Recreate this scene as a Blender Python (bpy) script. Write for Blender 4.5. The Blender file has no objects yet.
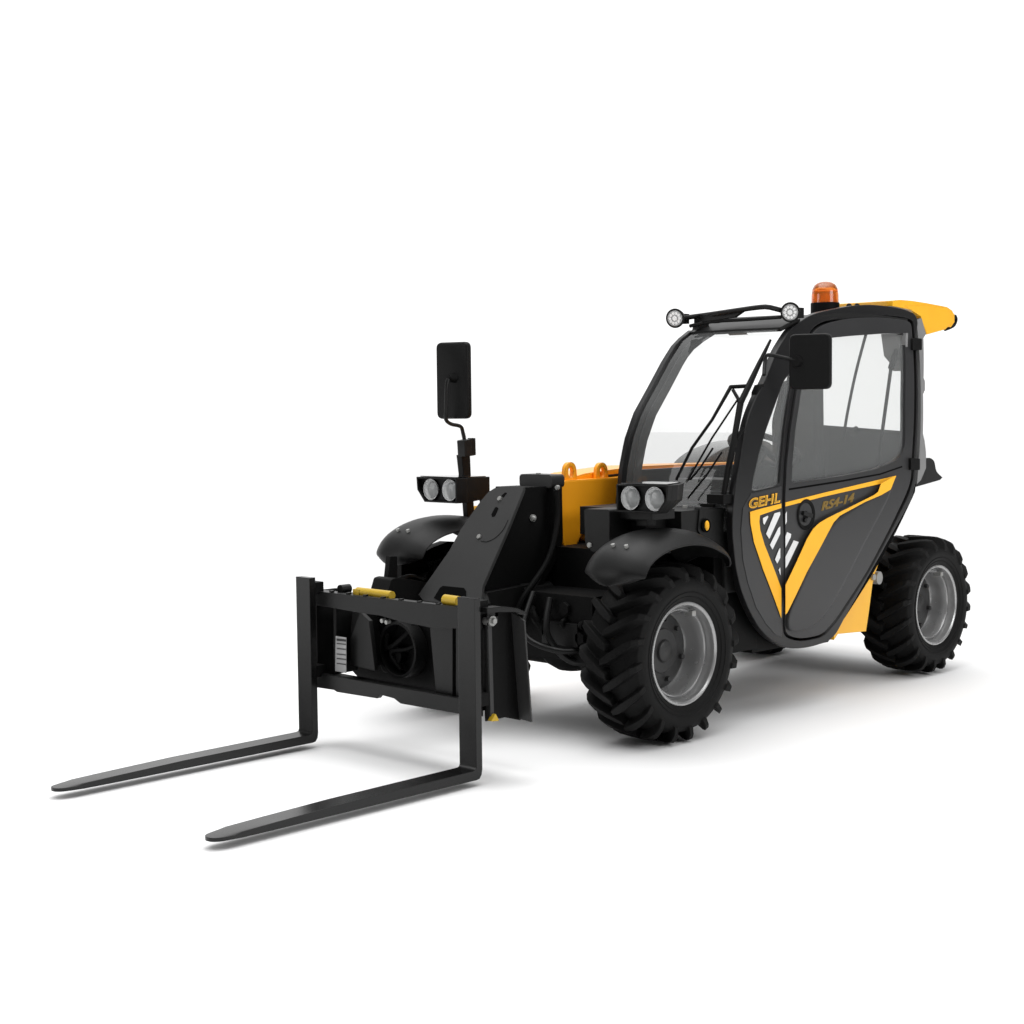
import bpy, bmesh, math, random
from mathutils import Vector, Matrix
from mathutils.geometry import tessellate_polygon
random.seed(4)
PI=math.pi
sc=bpy.context.scene; C=sc.collection
# ------------------------------------------------------------------ camera
CP=Vector((5.228,4.747,1.437)); YAW=-2.36484; PIT=math.radians(-3.8435); F=1563.567; ROLL=-0.011
D=Vector((math.cos(YAW)*math.cos(PIT),math.sin(YAW)*math.cos(PIT),math.sin(PIT)))
r0=D.cross(Vector((0,0,1))).normalized(); u0=r0.cross(D)
RT=r0*math.cos(ROLL)+u0*math.sin(ROLL); UP=u0*math.cos(ROLL)-r0*math.sin(ROLL)
cam=bpy.data.cameras.new('camera'); co=bpy.data.objects.new('camera',cam); C.objects.link(co)
cam.sensor_width=36; cam.lens=F/1024*36; cam.clip_end=500; cam.clip_start=.1
M=Matrix((RT,UP,-D)).transposed().to_4x4(); M.translation=CP; co.matrix_world=M
sc.camera=co
def at(px,py,ax,val):                       # point where the sight line of a measured outline point meets a real plane
    v=D+RT*((px-512)/F)+UP*((512-py)/F)
    return CP+v*((val-CP[ax])/v[ax])
def Y(px,py,y): return at(px,py,1,y)
def X(px,py,x): return at(px,py,0,x)
def Ys(z): return .665-.142*(z-.95)**2       # curved flank of the cab
def S(px,py,off=0):
    y=.65
    for _ in range(10):
        p=at(px,py,1,y); y=Ys(p.z)+off
    return p
WX=[(.80,-.285),(.93,-.30),(1.15,-.335),(1.28,-.375),(1.4,-.44),(1.52,-.545),(1.65,-.655),(1.74,-.745),(1.80,-.86),(1.86,-1.1)]
def Wx(z,y=.3):
    z=max(WX[0][0],min(WX[-1][0],z))
    for (a,b),(c,d) in zip(WX,WX[1:]):
        if z<=c: t=(z-a)/(c-a); x=b+(d-b)*t; break
    return x+.035*(1-((y-.31)/.31)**2)
def W(px,py,off=0):
    x=-.5
    for _ in range(14):
        p=at(px,py,0,x); x=.5*x+.5*(Wx(p.z,p.y)+off)
    return p
# ------------------------------------------------------------------ materials
def mat(name,col,rough=.5,metal=0,spec=.5,bev=.004,noise=0,bump=0,trans=0,coat=0,scale=40):
    m=bpy.data.materials.new(name); m.use_nodes=True; n=m.node_tree.nodes; l=m.node_tree.links
    b=n['Principled BSDF']; b.inputs['Base Color'].default_value=(*col,1); b.inputs['Roughness'].default_value=rough
    b.inputs['Metallic'].default_value=metal; b.inputs['Specular IOR Level'].default_value=spec
    b.inputs['Transmission Weight'].default_value=trans; b.inputs['Coat Weight'].default_value=coat; b.inputs['Coat Roughness'].default_value=.12
    tc=n.new('ShaderNodeTexCoord')
    if noise:
        nt=n.new('ShaderNodeTexNoise'); nt.inputs['Scale'].default_value=6; nt.inputs['Detail'].default_value=6
        l.new(tc.outputs['Object'],nt.inputs['Vector'])
        mr=n.new('ShaderNodeMapRange'); mr.inputs['To Min'].default_value=max(.02,rough-noise); mr.inputs['To Max'].default_value=rough+noise
        l.new(nt.outputs['Fac'],mr.inputs['Value']); l.new(mr.outputs['Result'],b.inputs['Roughness'])
        mx=n.new('ShaderNodeMix'); mx.data_type='RGBA'; mx.inputs['A'].default_value=(*[c*.88 for c in col],1); mx.inputs['B'].default_value=(*[min(1,c*1.12) for c in col],1)
        l.new(nt.outputs['Fac'],mx.inputs['Factor']); l.new(mx.outputs['Result'],b.inputs['Base Color'])
    last=None
    if bev:
        bv=n.new('ShaderNodeBevel'); bv.samples=4; bv.inputs['Radius'].default_value=bev; last=bv
    if bump:
        t2=n.new('ShaderNodeTexNoise'); t2.inputs['Scale'].default_value=scale*5; t2.inputs['Detail'].default_value=3
        l.new(tc.outputs['Object'],t2.inputs['Vector'])
        bp=n.new('ShaderNodeBump'); bp.inputs['Strength'].default_value=bump; bp.inputs['Distance'].default_value=.002
        l.new(t2.outputs['Fac'],bp.inputs['Height'])
        if last: l.new(last.outputs['Normal'],bp.inputs['Normal'])
        last=bp
    if last: l.new(last.outputs['Normal'],b.inputs['Normal'])
    return m
STEEL=mat('black_painted_steel',(.0065,.0065,.0065),.38,0,.24,.004,.06,.06)
PLATE=mat('charcoal_painted_steel',(.035,.035,.035),.5,0,.25,.004,.05,.06)
BLACK=mat('matt_black',(.0035,.0035,.0035),.6,0,.12,.004,.03)
PLASTIC=mat('black_plastic',(.0065,.0065,.0065),.45,0,.22,.006,.04,.1,scale=90)
PANEL=mat('graphite_body_panel',(.027,.027,.028),.36,0,.28,.004,.04,0)
PILLAR=mat('cab_pillar_black',(.0075,.0075,.008),.36,0,.3,.008,.04)
GREYP=mat('grey_rear_post',(.2,.2,.2),.45,0,.5,.004,.04)
RUBBER=mat('tyre_rubber',(.004,.004,.004),.62,0,.16,.006,.06,.15)
SEAL=mat('rubber_seal',(.002,.002,.002),.8,0,.05,0)
YELLOW=mat('yellow_paint',(1.0,.47,.015),.38,0,.4,.005,.03,0,coat=.2)
ORANGE=mat('boom_yellow_paint',(1.0,.37,.008),.4,0,.4,.016,.05,0,coat=.2)
DECAL=mat('yellow_vinyl',(1.0,.47,.025),.5,0,.25,0,.03)
MGOLD=mat('faded_gold_vinyl',(.2,.125,.025),.5,0,.3,0)
GOLD=mat('dull_gold_vinyl',(.32,.2,.035),.5,0,.3,0)
WHITE=mat('white_vinyl',(.75,.75,.75),.5,0,.3,0)
SILVER=mat('silver_rim_paint',(.36,.36,.36),.26,.55,.5,.003,.05,.04)
DGREY=mat('dark_rim_disc',(.035,.035,.035),.45,.2,.35,.004,.05)
BOLT=mat('zinc_bolt',(.3,.3,.29),.4,.4,.5,.003)
HOOK=mat('yellow_handle_paint',(.5,.33,.02),.42,0,.35,.004,.05)
SEATM=mat('seat_vinyl',(.02,.02,.02),.6,0,.3,.02,.05,0)
LABEL=mat('label_grey',(.38,.38,.38),.5,0,.4,0)
LABELD=mat('label_print',(.03,.03,.03),.5,0,.4,0)
BEACON=mat('amber_beacon_lens',(1.0,.30,.05),.1,0,.5,.004,trans=.75,coat=.2)
MIRR=mat('mirror_shell_black',(.0045,.0045,.0045),.5,0,.15,.006,.04,.1,scale=90)
PODM=mat('pod_gloss_black',(.007,.007,.007),.5,0,.16,.006,.03)
GLOSS=mat('gloss_highlight_plate',(.01,.01,.01),.12,0,.6,0,0)
CAPM=mat('boom_end_cap_lit',(.02,.02,.02),.45,0,.35,.005,.04)  # lighter base paints in the lit look of the cap front
FORKM=mat('polished_black_fork',(.004,.004,.004),.25,0,.34,.004,.05,.04)
INNER=mat('pillar_liner',(.03,.03,.03),.5,0,.3,.004)
REFL=mat('headlight_reflector',(.9,.9,.9),.5,0,.5,0)
PINK=mat('steel_chrome',(.7,.7,.7),.2,.9,.5,0)
def glass(name,tint,refl_haze,hcol=(.8,.82,.82)):
    m=bpy.data.materials.new(name); m.use_nodes=True; n=m.node_tree.nodes; l=m.node_tree.links
    for x in list(n): n.remove(x)
    o=n.new('ShaderNodeOutputMaterial'); t=n.new('ShaderNodeBsdfTransparent'); t.inputs[0].default_value=(*tint,1)
    d=n.new('ShaderNodeBsdfDiffuse'); d.inputs[0].default_value=(*hcol,1)
    m1=n.new('ShaderNodeMixShader'); m1.inputs[0].default_value=refl_haze; l.new(t.outputs[0],m1.inputs[1]); l.new(d.outputs[0],m1.inputs[2])  # diffuse haze stands in for light reflected by the panes
    g=n.new('ShaderNodeBsdfGlossy'); g.inputs['Roughness'].default_value=.02
    lw=n.new('ShaderNodeLayerWeight'); lw.inputs['Blend'].default_value=.5
    pw=n.new('ShaderNodeMath'); pw.operation='POWER'; pw.inputs[1].default_value=4; l.new(lw.outputs['Facing'],pw.inputs[0])
    fr=n.new('ShaderNodeMapRange'); fr.inputs['To Min'].default_value=.035; fr.inputs['To Max'].default_value=.5; l.new(pw.outputs[0],fr.inputs['Value'])
    m2=n.new('ShaderNodeMixShader'); l.new(fr.outputs[0],m2.inputs[0]); l.new(m1.outputs[0],m2.inputs[1]); l.new(g.outputs[0],m2.inputs[2])
    l.new(m2.outputs[0],o.inputs['Surface']); return m
GLASS=glass('tinted_glass',(.90,.905,.90),.085)
WGLASS=glass('windscreen_glass',(.85,.855,.85),.07)
LENS=glass('hazed_lens',(.9,.9,.9),.3)  # white haze mixed into the lens paints the headlight brighter
# ------------------------------------------------------------------ helpers
def smooth(pts,n=6,closed=False):
    P=[Vector(p) for p in pts]; out=[]; N=len(P); rng=N if closed else N-1
    for i in range(rng):
        if closed: a,b,c,d=P[(i-1)%N],P[i],P[(i+1)%N],P[(i+2)%N]
        else: a,b,c,d=P[max(i-1,0)],P[i],P[i+1],P[min(i+2,N-1)]
        for k in range(n):
            t=k/n; out.append(.5*((2*b)+(c-a)*t+(2*a-5*b+4*c-d)*t*t+(3*b-a-3*c+d)*t**3))
    if not closed: out.append(P[-1])
    return out
def rnd(pts,rad,n=4):                        # round every corner of a closed outline
    P=[Vector(p) for p in pts]; out=[]; N=len(P)
    for i in range(N):
        a,b,c=P[i-1],P[i],P[(i+1)%N]
        r=min(rad,(a-b).length*.45,(c-b).length*.45)
        s=b+(a-b).normalized()*r; e=b+(c-b).normalized()*r
        for k in range(n+1):
            t=k/n; out.append(s*(1-t)**2+b*2*t*(1-t)+e*t*t)
    return out
SPLIT={'mirror_post','bolt','slot','brake_hose','hydraulic_hose','boom_side_lug','roof_bolt','tilt_bracket','washer_hose','led','wiper_rod'}; EXTRA=[]
class MB:
    def __init__(s): s.bm=bmesh.new()
    def box(s,lo,hi,rot=None,piv=None):
        lo=Vector(lo);hi=Vector(hi); g=bmesh.ops.create_cube(s.bm,size=1)['verts']
        m=Matrix.Translation((lo+hi)/2)@Matrix.Diagonal((*(hi-lo),1))
        if rot: 
            pv=Vector(piv) if piv else (lo+hi)/2
            m=Matrix.Translation(pv)@rot.to_4x4()@Matrix.Translation(-pv)@m
        bmesh.ops.transform(s.bm,matrix=m,verts=g); return s
    def cyl(s,a,b,r,r2=None,n=20):
        a=Vector(a);b=Vector(b);d=b-a
        g=bmesh.ops.create_cone(s.bm,cap_ends=True,segments=n,radius1=r,radius2=r if r2 is None else r2,depth=d.length)['verts']
        m=Matrix.Translation((a+b)/2)@d.to_track_quat('Z','Y').to_matrix().to_4x4()
        bmesh.ops.transform(s.bm,matrix=m,verts=g); return s
    def sph(s,c,r,sc=(1,1,1),n=16):
        g=bmesh.ops.create_uvsphere(s.bm,u_segments=n,v_segments=n//2,radius=r)['verts']
        bmesh.ops.transform(s.bm,matrix=Matrix.Translation(Vector(c))@Matrix.Diagonal((*sc,1)),verts=g); return s
    def tube(s,pts,r,n=10,flat=None):
        P=[Vector(p) for p in pts]; rings=[]; up=None
        for i,p in enumerate(P):
            t=(P[min(i+1,len(P)-1)]-P[max(i-1,0)]).normalized()
            if up is None: up=t.orthogonal().normalized()
            up=(up-t*up.dot(t)).normalized(); sd=t.cross(up)
            rr=r[i] if isinstance(r,(list,tuple)) else r
            rings.append([s.bm.verts.new(p+up*math.cos(a)*rr+sd*math.sin(a)*rr) for a in [2*PI*k/n for k in range(n)]])
        for A,B in zip(rings,rings[1:]):
            for k in range(n): s.bm.faces.new((A[k],A[(k+1)%n],B[(k+1)%n],B[k]))
        s.bm.faces.new(rings[0][::-1]); s.bm.faces.new(rings[-1]); return s
    def prism(s,pts,vec):
        P=[Vector(p) for p in pts]; v=Vector(vec)
        A=[s.bm.verts.new(p) for p in P]; B=[s.bm.verts.new(p+v) for p in P]; N=len(P)
        tr=tessellate_polygon([P])
        for t in tr:
            try: s.bm.faces.new([A[i] for i in t]); s.bm.faces.new([B[i] for i in t][::-1])
            except ValueError: pass
        for i in range(N): s.bm.faces.new((A[i],A[(i+1)%N],B[(i+1)%N],B[i]))
        return s
    def plate(s,outer,holes,vec):            # flat plate with holes, any plane
        loops=[[Vector(p) for p in outer]]+[[Vector(p) for p in h] for h in holes]; v=Vector(vec)
        flat=[p for L in loops for p in L]
        A=[s.bm.verts.new(p) for p in flat]; B=[s.bm.verts.new(p+v) for p in flat]
        for t in tessellate_polygon(loops):
            try: s.bm.faces.new([A[i] for i in t]); s.bm.faces.new([B[i] for i in t][::-1])
            except ValueError: pass
        k=0
        for L in loops:
            N=len(L)
            for i in range(N): s.bm.faces.new((A[k+i],A[k+(i+1)%N],B[k+(i+1)%N],B[k+i]))
            k+=N
        return s
    def lathe(s,prof,c=(0,0,0),n=64):        # prof (r, y) about a y axis
        rings=[]
        for r,y in prof: rings.append([s.bm.verts.new((c[0]+r*math.cos(2*PI*k/n),c[1]+y,c[2]+r*math.sin(2*PI*k/n))) for k in range(n)])
        for A,B in zip(rings,rings[1:]):
            for k in range(n): s.bm.faces.new((A[k],A[(k+1)%n],B[(k+1)%n],B[k]))
        return s
    def grid(s,rows,t=None):
        V=[[s.bm.verts.new(p) for p in r] for r in rows]; F=[]
        for A,B in zip(V,V[1:]):
            for k in range(len(A)-1): F.append(s.bm.faces.new((A[k],A[k+1],B[k+1],B[k])))
        if t:
            bmesh.ops.recalc_face_normals(s.bm,faces=F)
            bmesh.ops.solidify(s.bm,geom=F,thickness=t)
        return s
    def build(s,name,m,parent=None,ang=35,recalc=True,label=None):
        if name in SPLIT:
            bm=s.bm; bm.verts.ensure_lookup_table(); seen=set(); isl=[]
            for v in bm.verts:
                if v in seen: continue
                st=[v]; comp=set([v])
                while st:
                    a=st.pop()
                    for e in a.link_edges:
                        o=e.other_vert(a)
                        if o not in comp: comp.add(o); st.append(o)
                seen|=comp; isl.append(comp)
            if len(isl)>1:
                res=None; bm.verts.index_update()
                for comp in isl:
                    q=MB(); mp={v:q.bm.verts.new(v.co) for v in comp}
                    for f in bm.faces:
                        if f.verts[0] in comp: q.bm.faces.new([mp[v] for v in f.verts])
                    o=q.build(name+' ',m,parent,ang,recalc,label); o.name=name; o.data.name=name
                    if res is not None: EXTRA.append((o,res))
                    res=res or o
                return res
        if recalc: bmesh.ops.recalc_face_normals(s.bm,faces=s.bm.faces[:])
        me=bpy.data.meshes.new(name); s.bm.to_mesh(me); s.bm.free(); me.materials.append(m)
        for p in me.polygons: p.use_smooth=True
        me.set_sharp_from_angle(angle=math.radians(ang))
        o=bpy.data.objects.new(name,me); C.objects.link(o)
        if parent is not None: o.parent=parent
        if label: o['label']=label
        return o
def curved(name,outer,holes,t,off,m,parent,xz=False,mapf=None,label=None):
    """panel lying on the curved cab flank; outlines are points of the flank, thickness t inward"""
    f=(lambda q:S(q[0],q[1],off)) if mapf is None else mapf
    loops=[[Vector((p.x,0,p.z)) for p in map(f,L)] for L in [outer]+holes]
    bm=bmesh.new(); flat=[p for L in loops for p in L]; A=[bm.verts.new(p) for p in flat]
    for tr in tessellate_polygon(loops):
        try: bm.faces.new([A[i] for i in tr])
        except ValueError: pass
    zs=[p.z for p in flat]; z=math.floor(min(zs)/.05)*.05
    while z<max(zs):
        bmesh.ops.bisect_plane(bm,geom=bm.verts[:]+bm.edges[:]+bm.faces[:],plane_co=(0,0,z),plane_no=(0,0,1)); z+=.05
    bmesh.ops.recalc_face_normals(bm,faces=bm.faces[:])
    for fc in bm.faces:
        if fc.normal.y<0: fc.normal_flip()
    bmesh.ops.remove_doubles(bm,verts=bm.verts[:],dist=1e-5)
    src=bm.verts[:]
    ext=bmesh.ops.extrude_face_region(bm,geom=bm.faces[:])
    new=[v for v in ext['geom'] if isinstance(v,bmesh.types.BMVert)]
    ns=set(new)
    for v in bm.verts: v.co.y=Ys(v.co.z)+off-(t if v not in ns else 0)
    b=MB(); b.bm.free(); b.bm=bm
    return b.build(name,m,parent,ang=35,label=label)
def empty(name,loc=(0,0,0),parent=None):
    o=bpy.data.objects.new(name,None); C.objects.link(o); o.location=loc; o.parent=parent; o.empty_display_size=.2; return o

# ------------------------------------------------------------------ studio floor and light
g=MB(); g.grid([[(-60,-60,0),(60,-60,0)],[(-60,60,0),(60,60,0)]])
FLOOR=mat('white_studio_floor',(.86,.86,.86),.8,0,.1,0)
floor=g.build('floor',FLOOR); floor['kind']='structure'
if floor.data.polygons[0].normal.z<0: floor.data.flip_normals()
w=bpy.data.worlds.new('World'); sc.world=w; w.use_nodes=True; n=w.node_tree.nodes; l=w.node_tree.links
bg=n['Background']; tc=n.new('ShaderNodeTexCoord'); sp=n.new('ShaderNodeSeparateXYZ'); l.new(tc.outputs['Generated'],sp.inputs[0])
# white studio: bright ceiling and back wall, unlit room behind the camera
dt=n.new('ShaderNodeVectorMath'); dt.operation='DOT_PRODUCT'; dt.inputs[1].default_value=(-.714,-.70,0); l.new(tc.outputs['Generated'],dt.inputs[0])
m1=n.new('ShaderNodeMapRange'); m1.inputs['From Min'].default_value=.35; m1.inputs['From Max'].default_value=.8; m1.interpolation_type='SMOOTHSTEP'; l.new(dt.outputs['Value'],m1.inputs['Value'])
m2=n.new('ShaderNodeMapRange'); m2.inputs['From Min'].default_value=.55; m2.inputs['From Max'].default_value=.92; m2.interpolation_type='SMOOTHSTEP'; l.new(sp.outputs['Z'],m2.inputs['Value'])
mx=n.new('ShaderNodeMath'); mx.operation='MAXIMUM'; l.new(m1.outputs['Result'],mx.inputs[0]); l.new(m2.outputs['Result'],mx.inputs[1])
m3=n.new('ShaderNodeMath'); m3.operation='MULTIPLY_ADD'; m3.inputs[1].default_value=1.15; m3.inputs[2].default_value=.07; l.new(mx.outputs[0],m3.inputs[0])
m4=n.new('ShaderNodeMath'); m4.operation='MULTIPLY_ADD'; m4.inputs[1].default_value=1.0; l.new(m2.outputs['Result'],m4.inputs[0]); l.new(m3.outputs[0],m4.inputs[2])
l.new(m4.outputs[0],bg.inputs['Strength']); bg.inputs['Color'].default_value=(1,1,1,1)
def area(name,loc,tgt,size,power):
    L=bpy.data.lights.new(name,'AREA'); L.shape='SQUARE'; L.size=size; L.energy=power
    o=bpy.data.objects.new(name,L); C.objects.link(o); o.location=loc
    o.rotation_euler=(Vector(tgt)-Vector(loc)).to_track_quat('-Z','Y').to_euler(); return o
area('overhead_softbox',(0,0,5.5),(-.3,0,0),4,110)
area('cab_side_fill',(-1.5,6.5,3.4),(-.8,0,.9),3,150)  # fill light added to brighten the door side
area('side_softbox',(6.5,-3.5,2.6),(0,0,.8),3,95)
sc.view_settings.view_transform='Standard'; sc.view_settings.look='None'; sc.view_settings.exposure=0; sc.view_settings.gamma=1

# ------------------------------------------------------------------ the telehandler
T=empty('telehandler',(-.5,0,0)); T['label']='compact black and yellow telehandler with pallet forks lowered and glazed side cab, on white floor'; T['category']='telehandler'
ROOT=empty('tmp'); 
TI=Matrix.Translation((.5,0,0))
tops=[]
def part(b,name,m,parent=None,**k):
    o=b.build(name,m,None,**k)
    if parent is None: tops.append(o)
    else: o.parent=parent
    return o
def cpart(name,*a,parent=None,**k):
    o=curved(name,*a,parent,**k)
    if parent is None: tops.append(o)
    return o
# ---- wheels
def lug(bm,th,sg,R):
    path=[(-.012,R,-.01),(.03,R,.05),(.07,R-.001,.115),(.11,R-.004,.185),(.138,R-.013,.235),(.155,R-.038,.262),(.1575,R-.072,.285)]
    base=[.339,.339,.337,.332,.322,.31,.30]
    rows=[]
    for i,(y,r,a) in enumerate(path):
        wt=.0145+.003*math.sin(i); wb=.026
        if i==0: wt*=.8
        a1=th+a
        yb=y if i<4 else y-.012*(i-3)
        P=lambda rr,yy,dt: bm.verts.new((rr*math.cos(a1+dt/.36),sg*yy,rr*math.sin(a1+dt/.36)))
        rows.append([P(base[i],yb,-wb),P(r,y,-wt),P(r,y,wt),P(base[i],yb,wb)])
    for A,B in zip(rows,rows[1:]):
        for k in range(3): bm.faces.new((A[k],A[k+1],B[k+1],B[k]))
    bm.faces.new(rows[0]); bm.faces.new(rows[-1][::-1])
def make_wheel(loc,side,R=.385,scale=1,phase=0):
    d=MB(); d.lathe([(.168,-.006),(.16,.0),(.145,.005),(.105,.008),(.098,.010),(.094,.016),(.05,.018),(.046,.03),(.04,.034),(.001,.035)],n=48)
    for k in range(6):
        a=PI/3*k+.3; d.cyl((.128*math.cos(a),.004,.128*math.sin(a)),(.128*math.cos(a),.026,.128*math.sin(a)),.012,n=6)
    wh=d.build('wheel',DGREY,None)
    t=MB(); t.lathe([(.205,.105),(.216,.128),(.228,.134),(.255,.148),(.285,.154),(.308,.151),(.325,.141),(.338,.115),(.345,.07),(.347,0),(.345,-.07),(.338,-.115),(.325,-.141),(.308,-.151),(.285,-.154),(.255,-.148),(.228,-.134),(.205,-.105)],n=96)
    # moulded rings on the sidewall
    for rr,yy in ((.243,.142),(.262,.150)):
        t.lathe([(rr-.002,yy-.004),(rr-.001,yy+.0025),(rr+.001,yy+.003),(rr+.003,yy-.002)],n=96)
    N=20
    for k in range(N):
        lug(t.bm,2*PI*k/N+phase,1,R); lug(t.bm,2*PI*(k+.5)/N+phase,-1,R)
    t.build('tyre',RUBBER,wh,ang=28)
    r=MB(); r.lathe([(.208,.095),(.216,.124),(.222,.130),(.2205,.1345),(.213,.1355),(.206,.130),(.204,.118),(.203,.090),(.199,.084),(.192,.086),(.188,.096),(.183,.097),(.179,.090),(.176,.05),(.172,.01),(.164,-.003),(.179,-.03),(.198,-.09),(.201,-.118),(.206,-.13),(.216,-.13),(.208,-.09),(.19,-.05),(.20,.06),(.208,.095)],n=80)
    r.build('rim',SILVER,wh)
    v=MB(); a=math.radians(116); c=Vector((.186*math.cos(a),.098,.186*math.sin(a)))
    v.box(c+Vector((-.013,-.022,-.016)),c+Vector((.013,.02,.006))); v.build('balance_weight',BOLT,wh)
    v=MB(); a=math.radians(66); c=Vector((.172*math.cos(a),.05,.172*math.sin(a))); v.cyl(c,c+Vector((0,.035,-.012)),.006,n=8); v.build('valve_stem',SEAL,wh)
    wh.location=loc; wh.scale=(scale,scale*side,scale) if side>0 else (scale,scale,scale)
    if side<0: wh.rotation_euler=(0,0,PI)
    tops.append(wh); return wh
make_wheel((.03,.525,.385),1)
make_wheel((.03,-.67,.385),-1,phase=.15)
make_wheel((-2.185,.468,.370),1,R=.378,scale=.96,phase=.2)
make_wheel((-2.19,-.55,.370),-1,scale=.96)

# ---- forks
def fork(yc):
    b=MB(); xh=1.159; z0=.029; t=.034; tip=2.345; hw=.046; mw=.0475
    prof=[]
    # side profile (x,z): mast front down to blade top, along to the tip, back under, round the heel, up the mast back
    zt_=.728 if yc<0 else .718; pts=[(xh,zt_),(xh,z0+t+.012),(xh+.004,z0+t+.003),(xh+.014,z0+t),(1.8,z0+t-.003),(2.1,z0+.024),(2.24,z0+.020),(tip,z0+.014),(tip,z0+.001),(2.24,z0-.001),(2.1,z0-.002),(xh,z0-.003),(xh-.016,z0+.0),(xh-.027,z0+.014),(xh-.031,z0+.035),(xh-.031,zt_)]
    # plan outline of the blade rounds at the tip: slices across y
    ys=[-1,-.97,-.9,-.78,-.6,-.3,0,.3,.6,.78,.9,.97,1]
    def tipx(v): return tip-.075*(1-math.sqrt(max(0,1-abs(v)**2.6)))
    rows=[]
    for v in ys:
        row=[]
        for x,z in pts:
            xx=x
            if x>1.75:
                xx=min(x,tipx(v)) if x==tip else x
            row.append((xx,yc+v*hw,z))
        rows.append(row+[row[0]])
    b.grid(rows)
    bmesh.ops.remove_doubles(b.bm,verts=b.bm.verts[:],dist=1e-5)
    bmesh.ops.holes_fill(b.bm,edges=b.bm.edges[:],sides=0)
    o=part(b,'fork',FORKM,ang=30)
    for z1,z2 in ((.655,.705),(.30,.35)):
        h=MB(); h.box((1.076,yc-.036,z1),(1.127,yc+.036,z2)); part(h,'fork_hook',BLACK,o)
    return o
fork(.498); fork(-.498)

# ---- fork carriage
def PX(L,x): return [X(a,b,x) for a,b in L]
def PY(L,y): return [Y(a,b,y) for a,b in L]
b=MB()
b.prism(PX([(309,589),(320.6,591.7),(458,607),(479,609.5),(479,630),(458,628.5),(432,628),(418,625),(402,622),(380,615.5),(361,613),(320.6,605.7),(309,604)],1.10),(-.022,0,0))
b.prism(PX([(309,671.5),(322,674),(458,698.4),(479,702),(479,717),(458,713.6),(400.6,703.5),(394,698.4),(380,694.6),(377,698.4),(337,692),(334,690),(320.6,688),(309,686)],1.10),(-.022,0,0))
car=part(b,'fork_carriage',STEEL)
zt=X(458,607,1.10).z
b=MB()   # upper rail behind the front bar with fork notches
b.box((1.02,-.53,zt-.032),(1.077,.53,zt-.006)); b.box((1.02,-.53,zt-.05),(1.036,.53,zt-.006))
for k in range(8): b.box((1.079,-.40+.11*k,zt-.003),(1.096,-.385+.11*k,zt+.004))
part(b,'fork_rail',STEEL,car)
b=MB(); b.box((.97,-.50,.275),(1.075,.50,.295)); part(b,'lower_rail',BLACK,car)
for s in (-1,1):
    b=MB(); b.box((.95,s*.525-.012,.28 if s<0 else .235),(1.075,s*.525+.012-(.03 if s>0 else 0),zt-.008)); part(b,'end_plate',BLACK,car)
b=MB(); b.prism(PX([(333.5,608),(336,608),(336,674),(334,674)],1.06),(-.12,0,0)); part(b,'stiffener',STEEL,car)
b=MB(); b.prism(PX([(360,612),(369,621),(375,671),(351,665),(350,640)],1.03),(-.02,0,0)); b.prism(PX([(350,640),(352,612),(360,612),(364,668),(351,665)],1.005),(-.1,0,0)); part(b,'tilt_bracket',STEEL,car)
b=MB(); b.prism(PX([(430,627),(452.5,626),(452.5,697),(436,694)],1.06),(-.02,0,0)); b.prism(PX([(456,626),(460,626),(460,699),(456,699)],1.06),(-.02,0,0)); part(b,'tilt_bracket',STEEL,car)
b=MB(); b.prism([(.90,-.50,.30),(.90,-.45,.268),(.90,.50,.255),(.90,.50,.63),(.90,-.50,.63)],(-.01,0,0)); part(b,'back_plate',BLACK,car)
# cross tube with a round end seen through the frame
b=MB(); cc=X(397,650,.97); ys=[]
for rr,x0,x1 in ((.118,.90,.80),):
    pts=[(cc.x,cc.y+rr*math.cos(a),cc.z+rr*math.sin(a)) for a in [2*PI*k/40 for k in range(40)]]
    ins=[(cc.x,cc.y+(rr-.012)*math.cos(a),cc.z+(rr-.012)*math.sin(a)) for a in [2*PI*k/40 for k in range(40)]]
    b.plate(pts,[ins],(-.066,0,0))
part(b,'tilt_cylinder_guard',MIRR,car)
b=MB(); b.cyl((.94,cc.y-.05,cc.z-.03),(.905,cc.y-.05,cc.z-.03),.04); b.tube(smooth([(.93,cc.y-.1,cc.z+.09),(.95,cc.y-.08,cc.z+.0),(.93,cc.y+.0,cc.z+.05),(.93,cc.y+.06,cc.z+.1)]),.012); b.tube(smooth([(.93,cc.y-.02,cc.z-.09),(.95,cc.y-.06,cc.z-.02),(.93,cc.y+.02,cc.z+.0),(.92,cc.y+.09,cc.z+.03)]),.01); part(b,'tilt_cylinder',BLACK,car)
b=MB(); p=X(404,618,1.104); q=X(412,620,1.104)
for c in (X(385,617.5,1.08),X(389.5,619,1.08)): b.cyl(c+Vector((0,0,-.01)),c+Vector((.02,0,-.012)),.009,n=10)
part(b,'bolt',BOLT,car)
# warning label
b=MB(); L=PX([(336,636),(346.5,637.5),(346.5,673),(335.5,671)],1.062); b.prism(L,(.002,0,0)); lb=part(b,'warning_label',LABEL,car)
b=MB()
for k,yy in enumerate((638.5,643,648,653.5,658,663)):
    h=2.2 if k==0 else .9
    b.prism(PX([(336.8,yy),(345.8,yy+1),(345.8,yy+1+h),(336.8,yy+h)],1.066),(.001,0,0))
part(b,'label_print',LABELD,car)
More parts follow.
